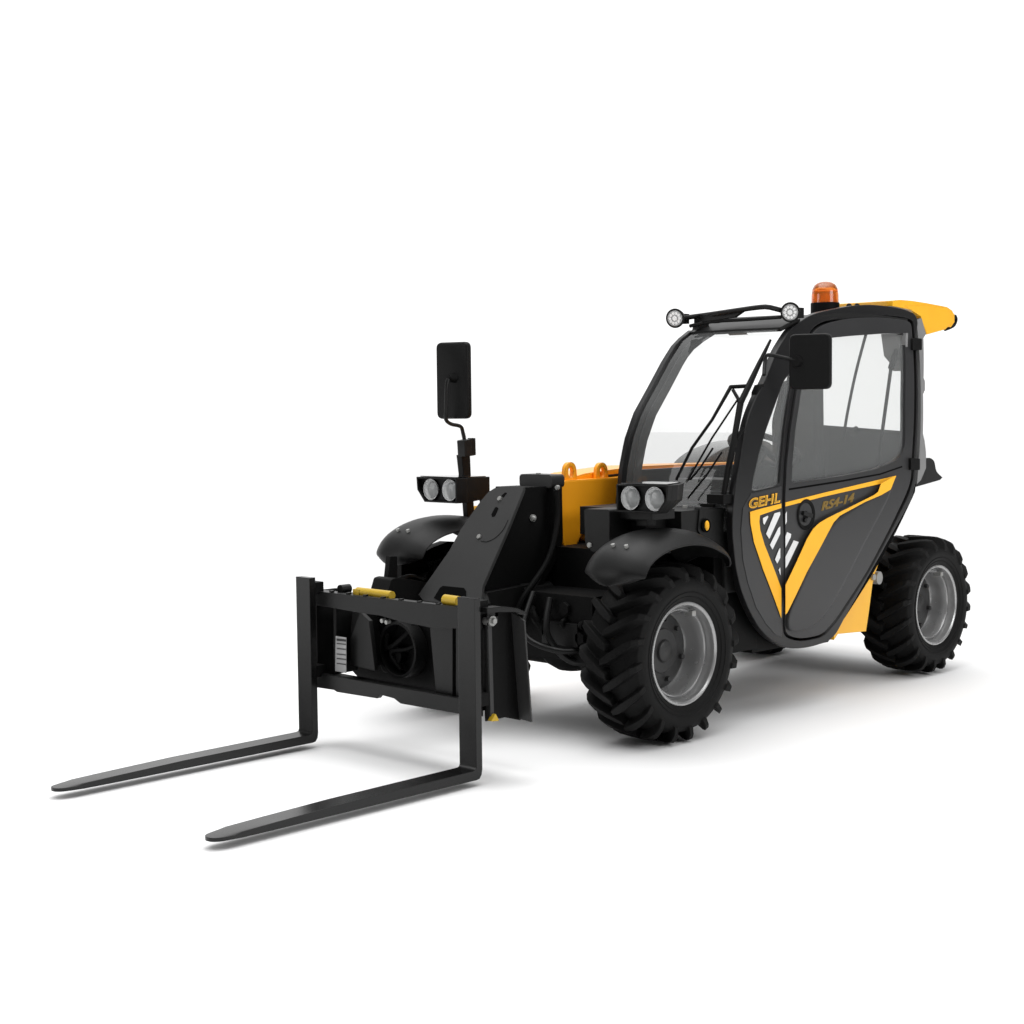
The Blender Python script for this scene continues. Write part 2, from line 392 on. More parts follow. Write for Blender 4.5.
# release handles
b=MB(); A=[X(358,591.5,1.05),X(392,595.7,1.05)]; b.cyl(A[0],A[1],.019,n=14); b.box(A[0]+Vector((-.02,-.01,-.02)),A[0]+Vector((.02,.03,.012))); part(b,'locking_handle',HOOK,car)
b=MB(); A=[X(445,599.5,1.06),X(459,601.5,1.06)]; b.cyl(A[0],A[1],.021,n=14); part(b,'locking_handle',HOOK,car)
b=MB(); c=X(340,589.5,1.05); b.cyl(c,c+Vector((-.05,0,0)),.02,n=14); part(b,'locking_pin',STEEL,car)
# left end: lug, dark guard face and its outward flange
b=MB(); b.prism(rnd(PY([(483,611),(499,608),(515,612),(519,720),(492,715),(483,700)],.50),.01),(0,.012,0)); gu=part(b,'side_guard',BLACK,car)
b=MB(); x_=Y(517,716,.512).x
L=[Y(511,611,.512),X(524,621,Y(511,611,.512).x),X(531,722,x_),Y(519,719,.512)]; b.prism(L,(-.008,0,0)); part(b,'guard_flange',PLATE,car)
b=MB(); b.prism(PY([(478,607),(492,605.5),(508,607),(517,611),(517,614),(506,611),(490,611),(478,612)],.515),(0,.05,0)); part(b,'guard_flange',STEEL,car)
b=MB(); b.prism(PY([(486.5,615),(490.5,617),(493,716),(489.5,716)],.53),(0,.006,0)); part(b,'guard_strip',PLATE,car)
b=MB(); c=Y(493,621,.545); b.cyl(c+Vector((0,-.04,0)),c,.02,n=16); b.cyl(c,c+Vector((0,.012,0)),.012,n=6); part(b,'pivot_pin',BOLT,car)
b=MB(); c=Y(491,717,.53); b.prism(rnd([c+Vector((.02,0,-.012)),c+Vector((-.025,0,-.016)),c+Vector((-.005,0,.016))],.006),(0,.02,0)); part(b,'grease_point',HOOK,car)

# ---- boom and its head
Yb=-.10; Yr=-.345
b=MB(); b.prism(rnd(PY([(566,480.5),(617,477.5),(700,468.5),(760,463),(760,520),(620,536),(596,546),(588,540),(586,520),(581,535),(575,549),(566,552),(562,540),(561,482)],Yb),.008,3),(0,Yr-Yb,0))
boom=part(b,'boom',ORANGE)
b=MB(); b.prism([(-.02,Yb-.05,1.085),(-.25,Yb-.05,1.122),(-.6,Yb-.05,1.142),(-.95,Yb-.05,1.14),(-2.3,Yb-.05,1.115),(-2.3,Yb-.05,.86),(-.02,Yb-.05,.86)],(0,-.20,0)); part(b,'boom_tube',ORANGE,boom)
for px in (571,602.5):
    c=Y(px,482,Yb-.02); b=MB()
    N=24; o=[];i=[]
    for k in range(N):
        a=PI*k/(N-1); o.append(c+Vector((.038*math.cos(a),0,.052+.04*math.sin(a))))
    o=[c+Vector((.046,0,-.005))]+o+[c+Vector((-.046,0,-.005))]
    for k in range(20):
        a=2*PI*k/20; i.append(c+Vector((.018*math.cos(a),0,.046+.026*math.sin(a))))
    b.plate(o,[i],(0,-.022,0)); part(b,'lifting_eye',ORANGE,boom)
b=MB(); b.tube([Y(608,476,Yb-.05),Y(625,474,Yb-.05)],.006); part(b,'hose',STEEL,boom)
b=MB()
for px,py in ((577,535),(566,560)): c=Y(px,py,Yb+.003) ; b.cyl(c+Vector((0,-.01,0)),c+Vector((0,.008,0)),.012,n=6)
#part(b,'bolt',BOLT,boom)
b.bm.free()
yL=-.12
# boom head: collar at the boom end, inner body, sloping front plate
yL=-.12; yR=-.29
b=MB(); b.box((-.0,-.29,.80),(.045,-.085,1.10)); head=part(b,'boom_head',BLACK)
b=MB(); b.prism(rnd([(.055,-.287,1.068),(.055,-.083,1.068),(.055,-.083,1.128),(.055,-.287,1.128)],.02,4),(-.085,0,0)); part(b,'head_cap',CAPM,head)
b=MB(); b.prism(PY([(522,492),(522.5,487.5),(553,486),(556,530),(552,552),(541,580),(530,600),(512,622),(505,627),(490,612),(480,590)],yL),(0,yR-yL,0)); part(b,'head_body',BLACK,head)
b=MB(); b.prism(PY([(557,486),(562,487),(563,540),(556,560),(540,590),(510,627),(507,624),(535,590),(550,560),(557,540)],-.09),(0,-.02,0)); part(b,'head_rib',BLACK,head)
b=MB(); b.prism(PX([(472,506),(484,506),(484,514),(472,514)],-.12),(-.05,0,0)); part(b,'boom_side_lug',YELLOW,head)
# sloping front plate, traced on the plane through the cheek front edge
p1=Y(522.5,489,yL); p2=Y(482,588,yL); nrm=Vector((p1.z-p2.z,0,p2.x-p1.x)).normalized()
if nrm.x<0: nrm=-nrm
def SL(px,py,off=0):
    v=D+RT*((px-512)/F)+UP*((512-py)/F); pl=p1+nrm*off
    return CP+v*((pl-CP).dot(nrm)/v.dot(nrm))
outer=[(523.5,487),(522.6,491),(507,530),(482.5,586),(480.5,606),(427,606),(418.5,594.5),(449.4,550.5),(461,529),(475,509),(480,502),(484.5,496.5),(489,491.5),(495,488),(502,486.3),(510,486.2)]
slot=lambda L:[SL(a,b_,.014) for a,b_ in L]
b=MB(); b.plate([SL(*q,.014) for q in outer],[slot([(521.5,514),(523.5,515),(524,518),(520,521.5),(517.5,521),(517.5,519)][::-1]),slot([(525,496.5),(527,496),(527,498)][::-1]) if False else slot([(501.5,496.5),(503.5,495),(504,497),(502,499)])],-nrm*.016) if False else b.plate([SL(*q,.014) for q in outer],[],-nrm*.016)
fp=part(b,'front_plate',PLATE,head,label='charcoal sloping front plate of the boom head')
b=MB()
def disc(b,q,rad,off,h,n=16):
    c=SL(*q,off); b.cyl(c,c+nrm*h,rad,n=n)
for q in ((500,499),(479.5,537)): disc(b,q,.012,.014,.008,6)
part(b,'bolt',BOLT,fp)
b=MB()
b.prism(rnd([SL(*q,.0145) for q in [(491.5,514.5),(495.2,507.6),(497,507),(498.5,508.5),(495,516),(492.3,517)]],.002,2),nrm*.0015)
b.prism(rnd([SL(*q,.0145) for q in [(501.5,496),(505,492.6),(507,493),(503.5,497.5)]],.002,2),nrm*.0015)
part(b,'slot',SEAL,fp)
b=MB(); b.tube(smooth([SL(*q,.0145) for q in [(481,541),(487,541.5),(495,538),(503,530),(508,520)]]),.0022,6); part(b,'weld_seam',STEEL,fp)
b=MB(); b.prism([SL(*q,.016) for q in [(434,598),(440,588),(443,586),(464,588),(466,591),(466,603),(446,604)]],nrm*.0015); part(b,'slot',SEAL,fp)
b=MB(); c=Y(532,518,yL); b.cyl(c,c+Vector((0,.012,0)),.016,n=24); b.sph(c+Vector((0,.012,0)),.012); part(b,'pivot_bolt',BOLT,head)
b=MB(); c=X(558.5,487.5,.05); b.cyl(c,c+Vector((.014,0,0)),.011,n=6); c=X(538.5,475.5,.03); b.cyl(c,c+Vector((0,0,.012)),.012,n=6); part(b,'bolt',BOLT,head)
b=MB(); b.prism(rnd(PY([(482,592),(530,583),(534,592),(512,612),(486,604)],yL+.001),.004,2),(0,.03,0)); part(b,'lower_link',STEEL,head)
b=MB(); b.tube(smooth([Y(556,490,-.06),Y(557,520,-.055),Y(548,560,-.04),Y(522,600,-.06),Y(512,630,-.1)]),.014,8); part(b,'hydraulic_hose',BLACK,head)

# ---- chassis, axles
b=MB(); b.box((-2.45,-.33,.33),(.25,.33,.62)); b.box((-.9,-.30,.5),(.02,.30,.80)); b.box((-2.4,-.3,.45),(-1.9,.3,.62)); b.box((.0,-.28,.40),(.14,.26,.56))
ch=part(b,'chassis',BLACK)
for x in (.03,-2.19):
    b=MB(); b.cyl((x,-.42,.375),(x,.42,.375),.07); b.sph((x,0,.37),.14,(1,1.2,.95)); b.box((x-.09,-.38,.33),(x+.09,-.3,.45)); b.box((x-.09,.3,.33),(x+.09,.38,.45)); b.cyl((x+.11,-.35,.36),(x+.11,.35,.36),.025); b.cyl((x,-.3,.36),(x,.3,.36),.1); ax=part(b,'axle',BLACK)
b=MB(); b.tube(smooth([(.27,.1,.6),(.33,.14,.45),(.25,.22,.33),(.15,.33,.36)]),.016); b.tube(smooth([(.27,.0,.62),(.38,.05,.45),(.3,.2,.38),(.15,.3,.4)]),.013); b.box((.17,.05,.4),(.27,.26,.5)); b.tube(smooth([(.27,-.2,.6),(.36,-.2,.45),(.25,-.28,.33)]),.016); part(b,'brake_hose',STEEL,ch)
b=MB(); b.cyl((.22,-.2,.5),(.75,-.22,.38),.045); b.cyl((.75,-.22,.38),(.95,-.22,.35),.025); part(b,'lift_cylinder',STEEL,ch)
rng=random.Random(7)
for k in range(6):
    y0=-.25+.1*k; b=MB()
    b.tube(smooth([(.1,y0,.55-.01*k),(.24+.08*rng.random(),y0+.03,.56-.08*rng.random()),(.2+.1*rng.random(),y0+.08*rng.random(),.48),(.1,y0+.1*rng.random(),.36+.06*rng.random())],5),.010+.008*rng.random(),8); part(b,'hydraulic_hose',BLACK,ch)
for (yy,zz_,rr) in ((.18,.56,.05),(.05,.47,.06),(-.12,.60,.045),(.27,.44,.045)):
    b=MB(); b.cyl((.05,yy,zz_),(.24,yy,zz_),rr,n=20); b.cyl((.24,yy,zz_),(.27,yy,zz_),rr*.6,n=6); part(b,'valve',BLACK,ch)
# ---- cab lower body front and cowl
b=MB(); b.box((-.62,.02,.32),(-.3,.56,1.0)); b.box((-1.0,.02,.3),(-.6,.55,.5)); part(b,'cab_floor_pan',BLACK)
b=MB(); b.box((-.34,.02,.86),(-.02,.6,.985)); cowl=part(b,'cowl',PLASTIC)
b=MB(); b.box((-.05,.30,.80),(.12,.52,.965)); part(b,'washer_box',PLASTIC,cowl)
b=MB(); b.prism(rnd(PX([(584,509),(608,509.5),(609.5,512),(609.5,549),(604,553),(592,552),(585,543)],.27),.012,3),(-.14,0,0)); part(b,'battery_box',PLASTIC,cowl)
b=MB(); c=X(590,545,.27); b.cyl(c,c+Vector((.008,0,0)),.012,n=6); c=Y(685,508.5,.5); b.cyl(c,c+Vector((0,0,.014)),.011,n=6); part(b,'bolt',BOLT,cowl)
b=MB(); b.prism(PY([(700,508),(733,509),(734,560),(722,556),(706,545),(698,530)],.607),(0,-.03,0)); sk=part(b,'side_skirt',PLASTIC,cowl)
b=MB(); c=Y(705.5,525.5,.61); b.cyl(c,c+Vector((0,.006,0)),.03,n=20); b.build('reflector_mount',SEAL,cowl); b=MB(); b.sph(c+Vector((0,.008,0)),.02,(.75,.3,1.1)); part(b,'side_reflector',DECAL,cowl)

# ---- fenders
def fender(s):
    path=smooth([(.52,.715),(.525,.755),(.51,.80),(.47,.85),(.40,.89),(.30,.918),(.17,.928),(.05,.915),(-.05,.882),(-.13,.84),(-.18,.785)],7)
    N=len(path); rows=[]
    for i,(x,z) in enumerate(path):
        u=i/(N-1)
        t=Vector((path[min(i+1,N-1)][0]-path[max(i-1,0)][0],0,path[min(i+1,N-1)][1]-path[max(i-1,0)][1])).normalized()
        nr=Vector((t.z,0,-t.x)); nr=nr if nr.dot(Vector((x-.1,0,z-.4)))>0 else -nr
        wd=.164*min(1,.22+.78*math.sqrt(max(0,1-(1-min(1,u/.17))**2)))*(.7+.3*math.sqrt(max(0,1-(1-min(1,(1-u)/.15))**2)))
        row=[]
        for k in range(15):
            v=-1+2*k/14
            drop=.06*abs(v)**2.8
            row.append(Vector((x,s*((.642 if s>0 else .668)+wd*v),z))-nr*drop)
        rows.append(row)
    b=MB(); b.grid(rows,.007)
    f=part(b,'fender',PLASTIC,ang=60)
    b=MB()
    for yy in ((.615,.685) if s>0 else (.63,.70)):
        b=MB(); c=Vector((.44,s*yy,.872)); b.cyl(c-Vector((.002,0,.01)),c+Vector((.004,0,.007)),.009,n=8); part(b,'bolt',BOLT,f)
    b=MB(); b.box((-.1,s*.36-.03,.5),(-.04,s*.36+.03,.88)); part(b,'fender_bracket',BLACK,f)
    return f
fender(1); fender(-1)

b=MB(); b.prism(rnd(PY([(374,577.5),(379,576),(396,578),(430,585),(430,604),(371,600),(371,588)],-.62),.008,2),(0,.12,0)); vb=part(b,'valve_block',BLACK)
b=MB(); b.prism(PY([(386,556),(393,556),(393,580),(383.5,580)],-.62),(0,.03,0)); part(b,'fender_strut',BLACK,vb)
b=MB(); b.tube(smooth([Y(392,583,-.62),Y(402,579,-.62),Y(412,577,-.62),Y(424,581,-.6)]),.014,8); part(b,'hydraulic_hose',STEEL,vb)
b=MB(); b.cyl(Y(406,590,-.62),Y(424,588,-.58),.026); b.cyl(Y(396,590,-.62),Y(406,590,-.62),.016); part(b,'steering_cylinder',STEEL,vb)
b=MB(); b.prism(PY([(393,563),(393,592),(440,603),(470,603),(470,546),(452,541.5),(440,541),(426,546),(410,554)],-.78),(0,.06,0)); part(b,'wheel_arch_liner',BLACK)
# ---- headlight pods
def pod(s):
    x=.268
    o=[(.485,1.11),(.485,.995),(.705,.995),(.755,1.052),(.76,1.112)]
    o=[Vector((x,s*a,z)) for a,z in o]
    ins=[Vector((x,s*a,z)) for a,z in [(.493,1.104),(.493,1.002),(.702,1.002),(.748,1.055),(.753,1.105)]]
    b=MB(); b.plate(o,[ins],(-.03,0,0)); b.prism([p+Vector((-.03,0,0)) for p in o],(-.037,0,0))
    # tapering back
    sh=[p+Vector((-.067,0,0)) for p in o]; bk=[Vector((x-.22,s*a,z)) for a,z in [(.49,1.11),(.49,1.01),(.62,1.01),(.66,1.04),(.67,1.11)]]
    A=[b.bm.verts.new(p) for p in sh]; B=[b.bm.verts.new(p) for p in bk]
    for i in range(5): b.bm.faces.new((A[i],A[(i+1)%5],B[(i+1)%5],B[i]))
    b.bm.faces.new(B)
    p=part(b,'headlight_pod',PODM,label='twin round headlight pod')
    b=MB(); b.prism([Vector((x-.012,s*.50,1.113)),Vector((x-.012,s*.745,1.114)),Vector((x-.205,s*.665,1.112)),Vector((x-.205,s*.50,1.111))],(0,0,.003)); part(b,'pod_highlight_plate',GLOSS,p)  # glossy plate added to put a bright band on the pod top
    for yy in (.548,.678):
        b=MB()
        c=Vector((x-.022,s*yy,1.054)); prof=[(.0,-.02),(.03,-.014),(.046,-.002),(.050,.008)]
        rr=[]
        for r,dx in prof: rr.append([b.bm.verts.new(c+Vector((dx,r*math.cos(a),r*math.sin(a)))) for a in [2*PI*k/28 for k in range(28)]] if r>0 else None)
        cv=b.bm.verts.new(c+Vector((-.02,0,0)))
        for k in range(28): b.bm.faces.new((cv,rr[1][k],rr[1][(k+1)%28]))
        for A,B in zip(rr[1:],rr[2:]):
            for k in range(28): b.bm.faces.new((A[k],A[(k+1)%28],B[(k+1)%28],B[k]))
        h=part(b,'headlight',REFL,p)
        b=MB(); b.box(c+Vector((-.014,-.004,-.04)),c+Vector((.008,.004,.0))); b.box(c+Vector((-.012,-.036,.014)),c+Vector((.004,.036,.018))); part(b,'bulb_shield',STEEL,p)
        b=MB(); 
        n_=28; pts=[[c+Vector((.007+.012*(1-q*q),.050*q*math.cos(2*PI*k/n_),.048*q*math.sin(2*PI*k/n_))) for k in range(n_+1)] for q in (1,.75,.5,.25,.02)]
        b.grid(pts); part(b,'lens',LENS,p)
    return p
pod(1); pr=pod(-1)
b=MB(); b.box((.1,.5,.93),(.16,.56,1.03)); b.box((.05,.44,.96),(.2,.62,1.0)); part(b,'pod_bracket',PLASTIC)
# right side post carrying the pod and the mirror
b=MB(); P=lambda x,y,yy=-.66: Y(x,y,yy)
b.prism([P(466,494),(P(473,494)),(P(475,522)),(P(468,522))],(0,-.03,0)); b.prism([P(478,486),(P(482,486)),(P(491,510)),(P(485,510))],(0,-.02,0)); b.prism([P(461.5,455),(P(470,455)),(P(471,478)),(P(464,478))],(0,-.035,0)); b.tube([P(472,518),Vector((.05,-.52,.72)),Vector((-.05,-.35,.6))],.018)
post=part(b,'mirror_post',MIRR)
b=MB(); b.prism(rnd([P(457,440.5),P(464,439),P(465,455.5),P(458,456.5)],.005,2),(0,.05,0)); b.prism(rnd([P(467.5,438),P(472.5,438),P(473,455),P(468,456)],.004,2),(0,.02,0)); part(b,'clamp',PLASTIC,post)
q=Y(464.5,440,-.66); yy=-.62
b=MB(); b.tube(smooth([q,Y(463,433,-.66),Y(460.5,426.5,-.655),Y(451,424,-.64),Y(446,419.5,-.63),Y(446,410,-.625),Y(446.5,388,-.62),Y(448,379,-.62)],6),.0095,8); part(b,'mirror_arm',STEEL,post)
def mirror(cpt,w,h,yaw,t=.045,parent=None):
    R=Matrix.Rotation(yaw,3,'Z')
    out=rnd([(0,-w/2,-h/2),(0,w/2,-h/2),(0,w/2,h/2),(0,-w/2,h/2)],.028,5)
    b=MB(); rings=[]
    for dx,sc_ in ((.0,.90),(.006,.97),(.014,1.0),(.026,1.0),(.030,.985)):
        ring=[]
        for p in out:
            q=Vector((-dx,p.y*(1-(1-sc_)*.6*( .2/w if w<.2 else 1)),p.z*(1-(1-sc_)*.35)))
            ring.append(b.bm.verts.new(cpt+R@q))
        rings.append(ring)
    for A,B in zip(rings,rings[1:]):
        for k in range(len(A)): b.bm.faces.new((A[k],A[(k+1)%len(A)],B[(k+1)%len(A)],B[k]))
    b.bm.faces.new(rings[0]); b.bm.faces.new(rings[-1][::-1])
    m=part(b,'mirror',MIRR,ang=50)
    b=MB(); b.prism([cpt+R@Vector((-.0305,p.y*.93,p.z*.95)) for p in out],R@Vector((-.002,0,0))); part(b,'mirror_glass',PINK,m)
    return m
cm=Y(452,380.5,-.64); mr=mirror(cm,.178,.362,math.radians(16))
b=MB(); c=Y(447.6,378.5,-.63); c=Vector((cm.x,c.y,c.z)); b.cyl(c+Vector((-.01,0,0)),c+Vector((.03,0,0)),.022,.017,n=18); b.cyl(c+Vector((.03,0,0)),c+Vector((.036,0,0)),.012,n=8); part(b,'ball_joint',BLACK,mr)

# ---- cab shell
ring_out=[(801,321),(790.5,328.6),(782.5,341),(776,352),(771,365),(766,379),(758,394),(752,407),(747.5,420),(744.6,432),(742,448),(739.5,465),(736.5,480),(734.5,495),(732.5,515),(732.5,535),(736,568),(741,590),(749,610),(759,628),(772,641),(788,648.5),(800,648.5),(812,646.5),(828,641.5),(836,634),(846,615),(870,573),(893,532),(911,500),(915.5,484),(916,465),(916,335),(918,322),(915.5,314.2),(905,309.5),(893,307),(880,305.3),(867,304.6),(850,305.8),(834.5,309),(820,312),(809,315.8)]
door_hole=[(783.4,637),(800,641.5),(823,637),(838,620),(869,572),(889.5,534),(909,495),(913.5,480),(914,465),(914,319.5),(900,316.6),(877,314.6),(860,315),(848,316),(833,318.8),(822,322),(815,326),(810,331.5),(803,350),(798,370),(794,391),(787.8,430),(784,465),(782.4,500),(782.4,560)]
r2=lambda L,r=7,n=3:[(p.x,p.y) for p in rnd([(a,b_,0) for a,b_ in L],r,n)]
door_hole=r2(door_hole)[::-1]; ring_out=r2(ring_out)
quart=[(794.5,368),(783.8,380.5),(775.8,403),(766,430),(759,454),(754,476),(751,492),(779.5,485.5),(780,478),(781,465),(784.5,430),(788,405)]
quart=r2(quart,5)
frame=cpart('cab_side_frame',ring_out,[door_hole,quart],.032,0,PILLAR)
cpart('quarter_window',[(796,364),(782,378),(774,403),(764,430),(757,454),(752,476),(748,495),(781,488),(783,465),(786.5,430),(790,405)],[],.005,-.012,GLASS,parent=frame)
cpart('corner_panel',[(751.5,493.5),(781.5,486),(781.8,500),(781.8,637),(776,635),(766,624),(756,607),(748,583),(743,560),(741,530),(743,508)],[],.012,.002,PANEL,parent=frame)
# dark seal behind the door gap
sealh=[(790,628),(800,632),(822,627),(833,612),(864,562),(884,525),(901,486),(906,466),(906,326),(877,320),(848,323),(826,327),(817,336),(807,370),(800,395),(794,430),(791,465),(789,500)]
cpart('door_seal',[(778,640),(805,647),(828,642),(842,622),(875,570),(896,532),(915,492),(916,325),(905,313),(877,310),(848,311),(820,317),(806,326),(797,350),(792,370),(789,391),(783,430),(779,465),(778,500)],[sealh[::-1]],.01,-.045,SEAL,parent=frame)
# door
door_out=[(785.2,634.5),(800,639),(822,634.8),(836.5,618),(867,571),(887,533.5),(906.5,493),(910.8,480),(911.5,465),(911.5,322),(900,319.3),(877,317.4),(860,317.8),(848,318.8),(834,321.5),(824,324.8),(817.5,328.5),(812.5,334),(806,351),(801,371),(797,391),(790.6,430),(786.8,465),(785.1,500),(785.1,560)]
win=[(791.5,483.5),(792.5,462),(795.3,430),(801,392),(809,358),(813,346),(819,340.5),(830,338),(850,336),(883,333.6),(900,333.2),(904,335),(905.5,345),(905.5,400),(905,446),(902.5,453),(897,460.5),(876,469.5),(840,476.5)]
door_out=r2(door_out); win=r2(win,5)
door=cpart('door',door_out,[win],.03,.006,PANEL)
cpart('door_window',[(791,486),(793,462),(795,430),(800,392),(806,358),(811,343),(819,337.5),(850,333),(883,330.5),(902,330),(908,334),(908.5,400),(908,448),(904,457),(897,463),(876,471),(840,478)],[],.005,-.008,GLASS,parent=door)
# black inner edge of window opening and dark strip painting a crease's shade under it
wi=r2([(797.5,476.5),(798,462),(800.5,430),(805.5,392),(811,361),(815,349),(820,343),(830,341),(850,338.8),(883,336.3),(899,336),(902,338),(903,347),(903,400),(902.6,444),(900.5,450),(894.5,456),(876,463.5),(840,470)],5)
if 0: cpart('window_trim',[(a+(a-850)*.012,b_+(b_-410)*.012) for a,b_ in wi],[[(a-(a-850)*.012,b_-(b_-410)*.012) for a,b_ in wi][::-1]],.006,.009,SEAL,parent=door)
cpart('door_crease_shade',[(789,488.5),(840,480.5),(880,473.5),(902,466),(902.5,467.2),(880,475),(840,482.3),(789,490.3)],[],.002,.007,SEAL,parent=door)
# raised lower skin of the door, with rolled edges
def skin(name,L,off,t,m,parent): return cpart(name,[tuple(p)[:2] for p in rnd([(a,b_,0) for a,b_ in L],10,5)],[],t,off,m,parent=parent)
PANEL2=mat('graphite_door_skin',(.027,.027,.028),.36,0,.28,.022,.04,0)
skin('door_skin',[(788.5,632),(788.5,615),(818,548),(836,520),(862,503),(892,487),(889,498),(876,523),(863,547),(849,575),(834,603),(822,620),(806,631)],.02,.024,PANEL2,door)
# decals
z6=lambda L:[(740+a/6.4,470+b_/6.4) for a,b_ in L]
def clipx(L,x0,keep):                      # clip an outline at a vertical line
    out=[]
    ins=lambda p:(p[0]<=x0) if keep<0 else (p[0]>=x0)
    for i in range(len(L)):
        a,c=L[i-1],L[i]
        if ins(a)!=ins(c):
            t=(x0-a[0])/(c[0]-a[0]); out.append((x0,a[1]+(c[1]-a[1])*t))
        if ins(c): out.append(c)
    return out
top=[(65,268),(140,246),(520,150),(1000,36),(900,88),(530,172),(290,234),(128,290)]
left_arm=[(65,268),(128,288),(124,330),(130,385),(158,480),(265,760),(300,850),(290,990),(275,975),(230,850),(150,640),(90,460),(68,340)]
right_arm=[(1000,36),(965,125),(905,160),(800,205),(640,292),(600,335),(565,400),(430,650),(302,915),(292,925),(288,745),(430,440),(470,375),(510,338),(560,308),(700,240),(860,160),(885,140),(905,85)]
def decal(name,L,par,m,x0=None,keep=0,off=None):
    L=z6(L)
    if x0: L=clipx(L,x0,keep)
    if len(L)<3: return
    cpart(name,L,[],.0015,(.0065 if par is frame else .0085) if off is None else off,m,parent=par)
xg0,xg1=781.4,785.6
decal('yellow_stripe',top,frame,DECAL,xg0,-1); decal('yellow_stripe',left_arm,frame,DECAL,xg0,-1)
O1=.0265
decal('yellow_stripe',top,door,DECAL,xg1,1); decal('yellow_stripe',right_arm,door,DECAL,xg1,1,O1)
for L in ([(147,308),(178,293),(181,300),(157,350),(149,338)],[(222,277),(257,268),(258,285),(188,440),(168,408)],[(246,372),(258,362),(258,408),(209,508),(192,480)],[(250,510),(258,500),(258,562),(239,598),(225,572)],[(248,640),(258,624),(260,672)]):
    decal('white_stripe',L,frame,WHITE,xg0,-1)
for L in ([(287,290),(300,266),(300,330),(287,360)],[(287,440),(302,397),(328,410),(325,430),(291,498),(287,498)],[(287,566),(345,450),(376,461),(304,612),(291,630),(287,628)]):
    decal('white_stripe',L,door,WHITE,xg1,1)
def text(s,name,p0,ux,uy,m,off,par,ex=0):
    cu=bpy.data.curves.new('t','FONT'); cu.body=s; cu.size=1; cu.resolution_u=3; cu.offset=ex; cu.space_character=1.02
    o=bpy.data.objects.new('t',cu); C.objects.link(o); bpy.context.view_layer.update()
    me=bpy.data.meshes.new_from_object(o.evaluated_get(bpy.context.evaluated_depsgraph_get()))
    xs=[v.co.x for v in me.vertices]; ys_=[v.co.y for v in me.vertices]
    x0,x1,y0,y1=min(xs),max(xs),min(ys_),max(ys_)
    for v in me.vertices:
        a=(v.co.x-x0)/(x1-x0); c=(v.co.y-y0)/(y1-y0)
        q=S(p0[0]+ux[0]*a+uy[0]*c,p0[1]+ux[1]*a+uy[1]*c,off); v.co=q
    me.materials.clear(); me.materials.append(m)
    bpy.data.objects.remove(o)
    b=MB(); b.bm.from_mesh(me); bmesh.ops.remove_doubles(b.bm,verts=b.bm.verts[:],dist=1e-6)
    for f in b.bm.faces: f.normal_update()
    if sum(f.normal.y for f in b.bm.faces)<0: bmesh.ops.reverse_faces(b.bm,faces=b.bm.faces[:])
    bmesh.ops.solidify(b.bm,geom=b.bm.faces[:],thickness=.0008)
    return part(b,name,m,par,recalc=False)
text('GEHL','brand_lettering',(748.5,509.3),(31.5,-6.8),(1.2,-10.5),DECAL,.0065,frame,.035)
text('GEHL','brand_lettering',(749.6,508.2),(29.5,-6.4),(.9,-8.6),GOLD,.0080,frame,-.01)
text('RS4-14','model_lettering',(822.2,510.8),(31,-9),(2.2,-9.3),MGOLD,.0085,door,.018)
text('RS4-14','model_lettering',(821.3,511),(31,-9),(2.2,-9.5),MGOLD,.0075,door,.018)
# door handle in a round recess
b=MB(); c=S(805.6,514.5,.006); ys=Vector((0,1,0))
b.lathe([(.072,.002),(.068,.007),(.060,.006),(.052,-.001),(.001,.0005)],c=(c.x,c.y,c.z),n=32); hd=part(b,'door_handle',BLACK,door)
b=MB(); b.box(c+Vector((-.036,.004,-.008)),c+Vector((.036,.016,.010)),Matrix.Rotation(math.radians(-14),3,'Y')); b.cyl(c+Vector((.012,.0,-.025)),c+Vector((.012,.012,-.025)),.011,n=16); part(b,'handle_lever',PLASTIC,door)
# rear post, hinges
rp=cpart('rear_pillar',[(916.5,320),(921.5,318),(926,334),(923.5,338),(923.7,378),(925,381),(925,390),(923.2,394),(923,434),(924.5,440),(926,452),(926,468),(921,480),(917,484)],[],.05,-.008,GREYP)
for (a,b_,c_,d_) in ((913,338,922,350),(911,458,920,470)):
    b=MB(); q=[S(a,b_,.02),S(c_,b_+.5,.02),S(c_,d_,.02),S(a,d_,.02)]; b.prism(rnd(q,.008,3),(0,-.03,0)); part(b,'door_hinge',BLACK,rp)
# sill panel in yellow behind the door
b=MB(); b.prism(PY([(834,640),(838,634),(866,631.3),(869,611),(872.3,585),(875.5,572),(885,545),(888,520),(870,520),(830,590)],.55),(0,-.10,0)); sill=part(b,'rear_sill_panel',YELLOW)
b=MB(); c=Y(879,578,.556); b.cyl(c+Vector((0,-.05,0)),c+Vector((-.004,.002,0)),.033,n=24); part(b,'filler_cap',BOLT,sill)
b=MB(); c=Y(872.5,577,.553); b.cyl(c,c+Vector((0,.012,0)),.016,n=16); part(b,'bolt',BOLT,sill)

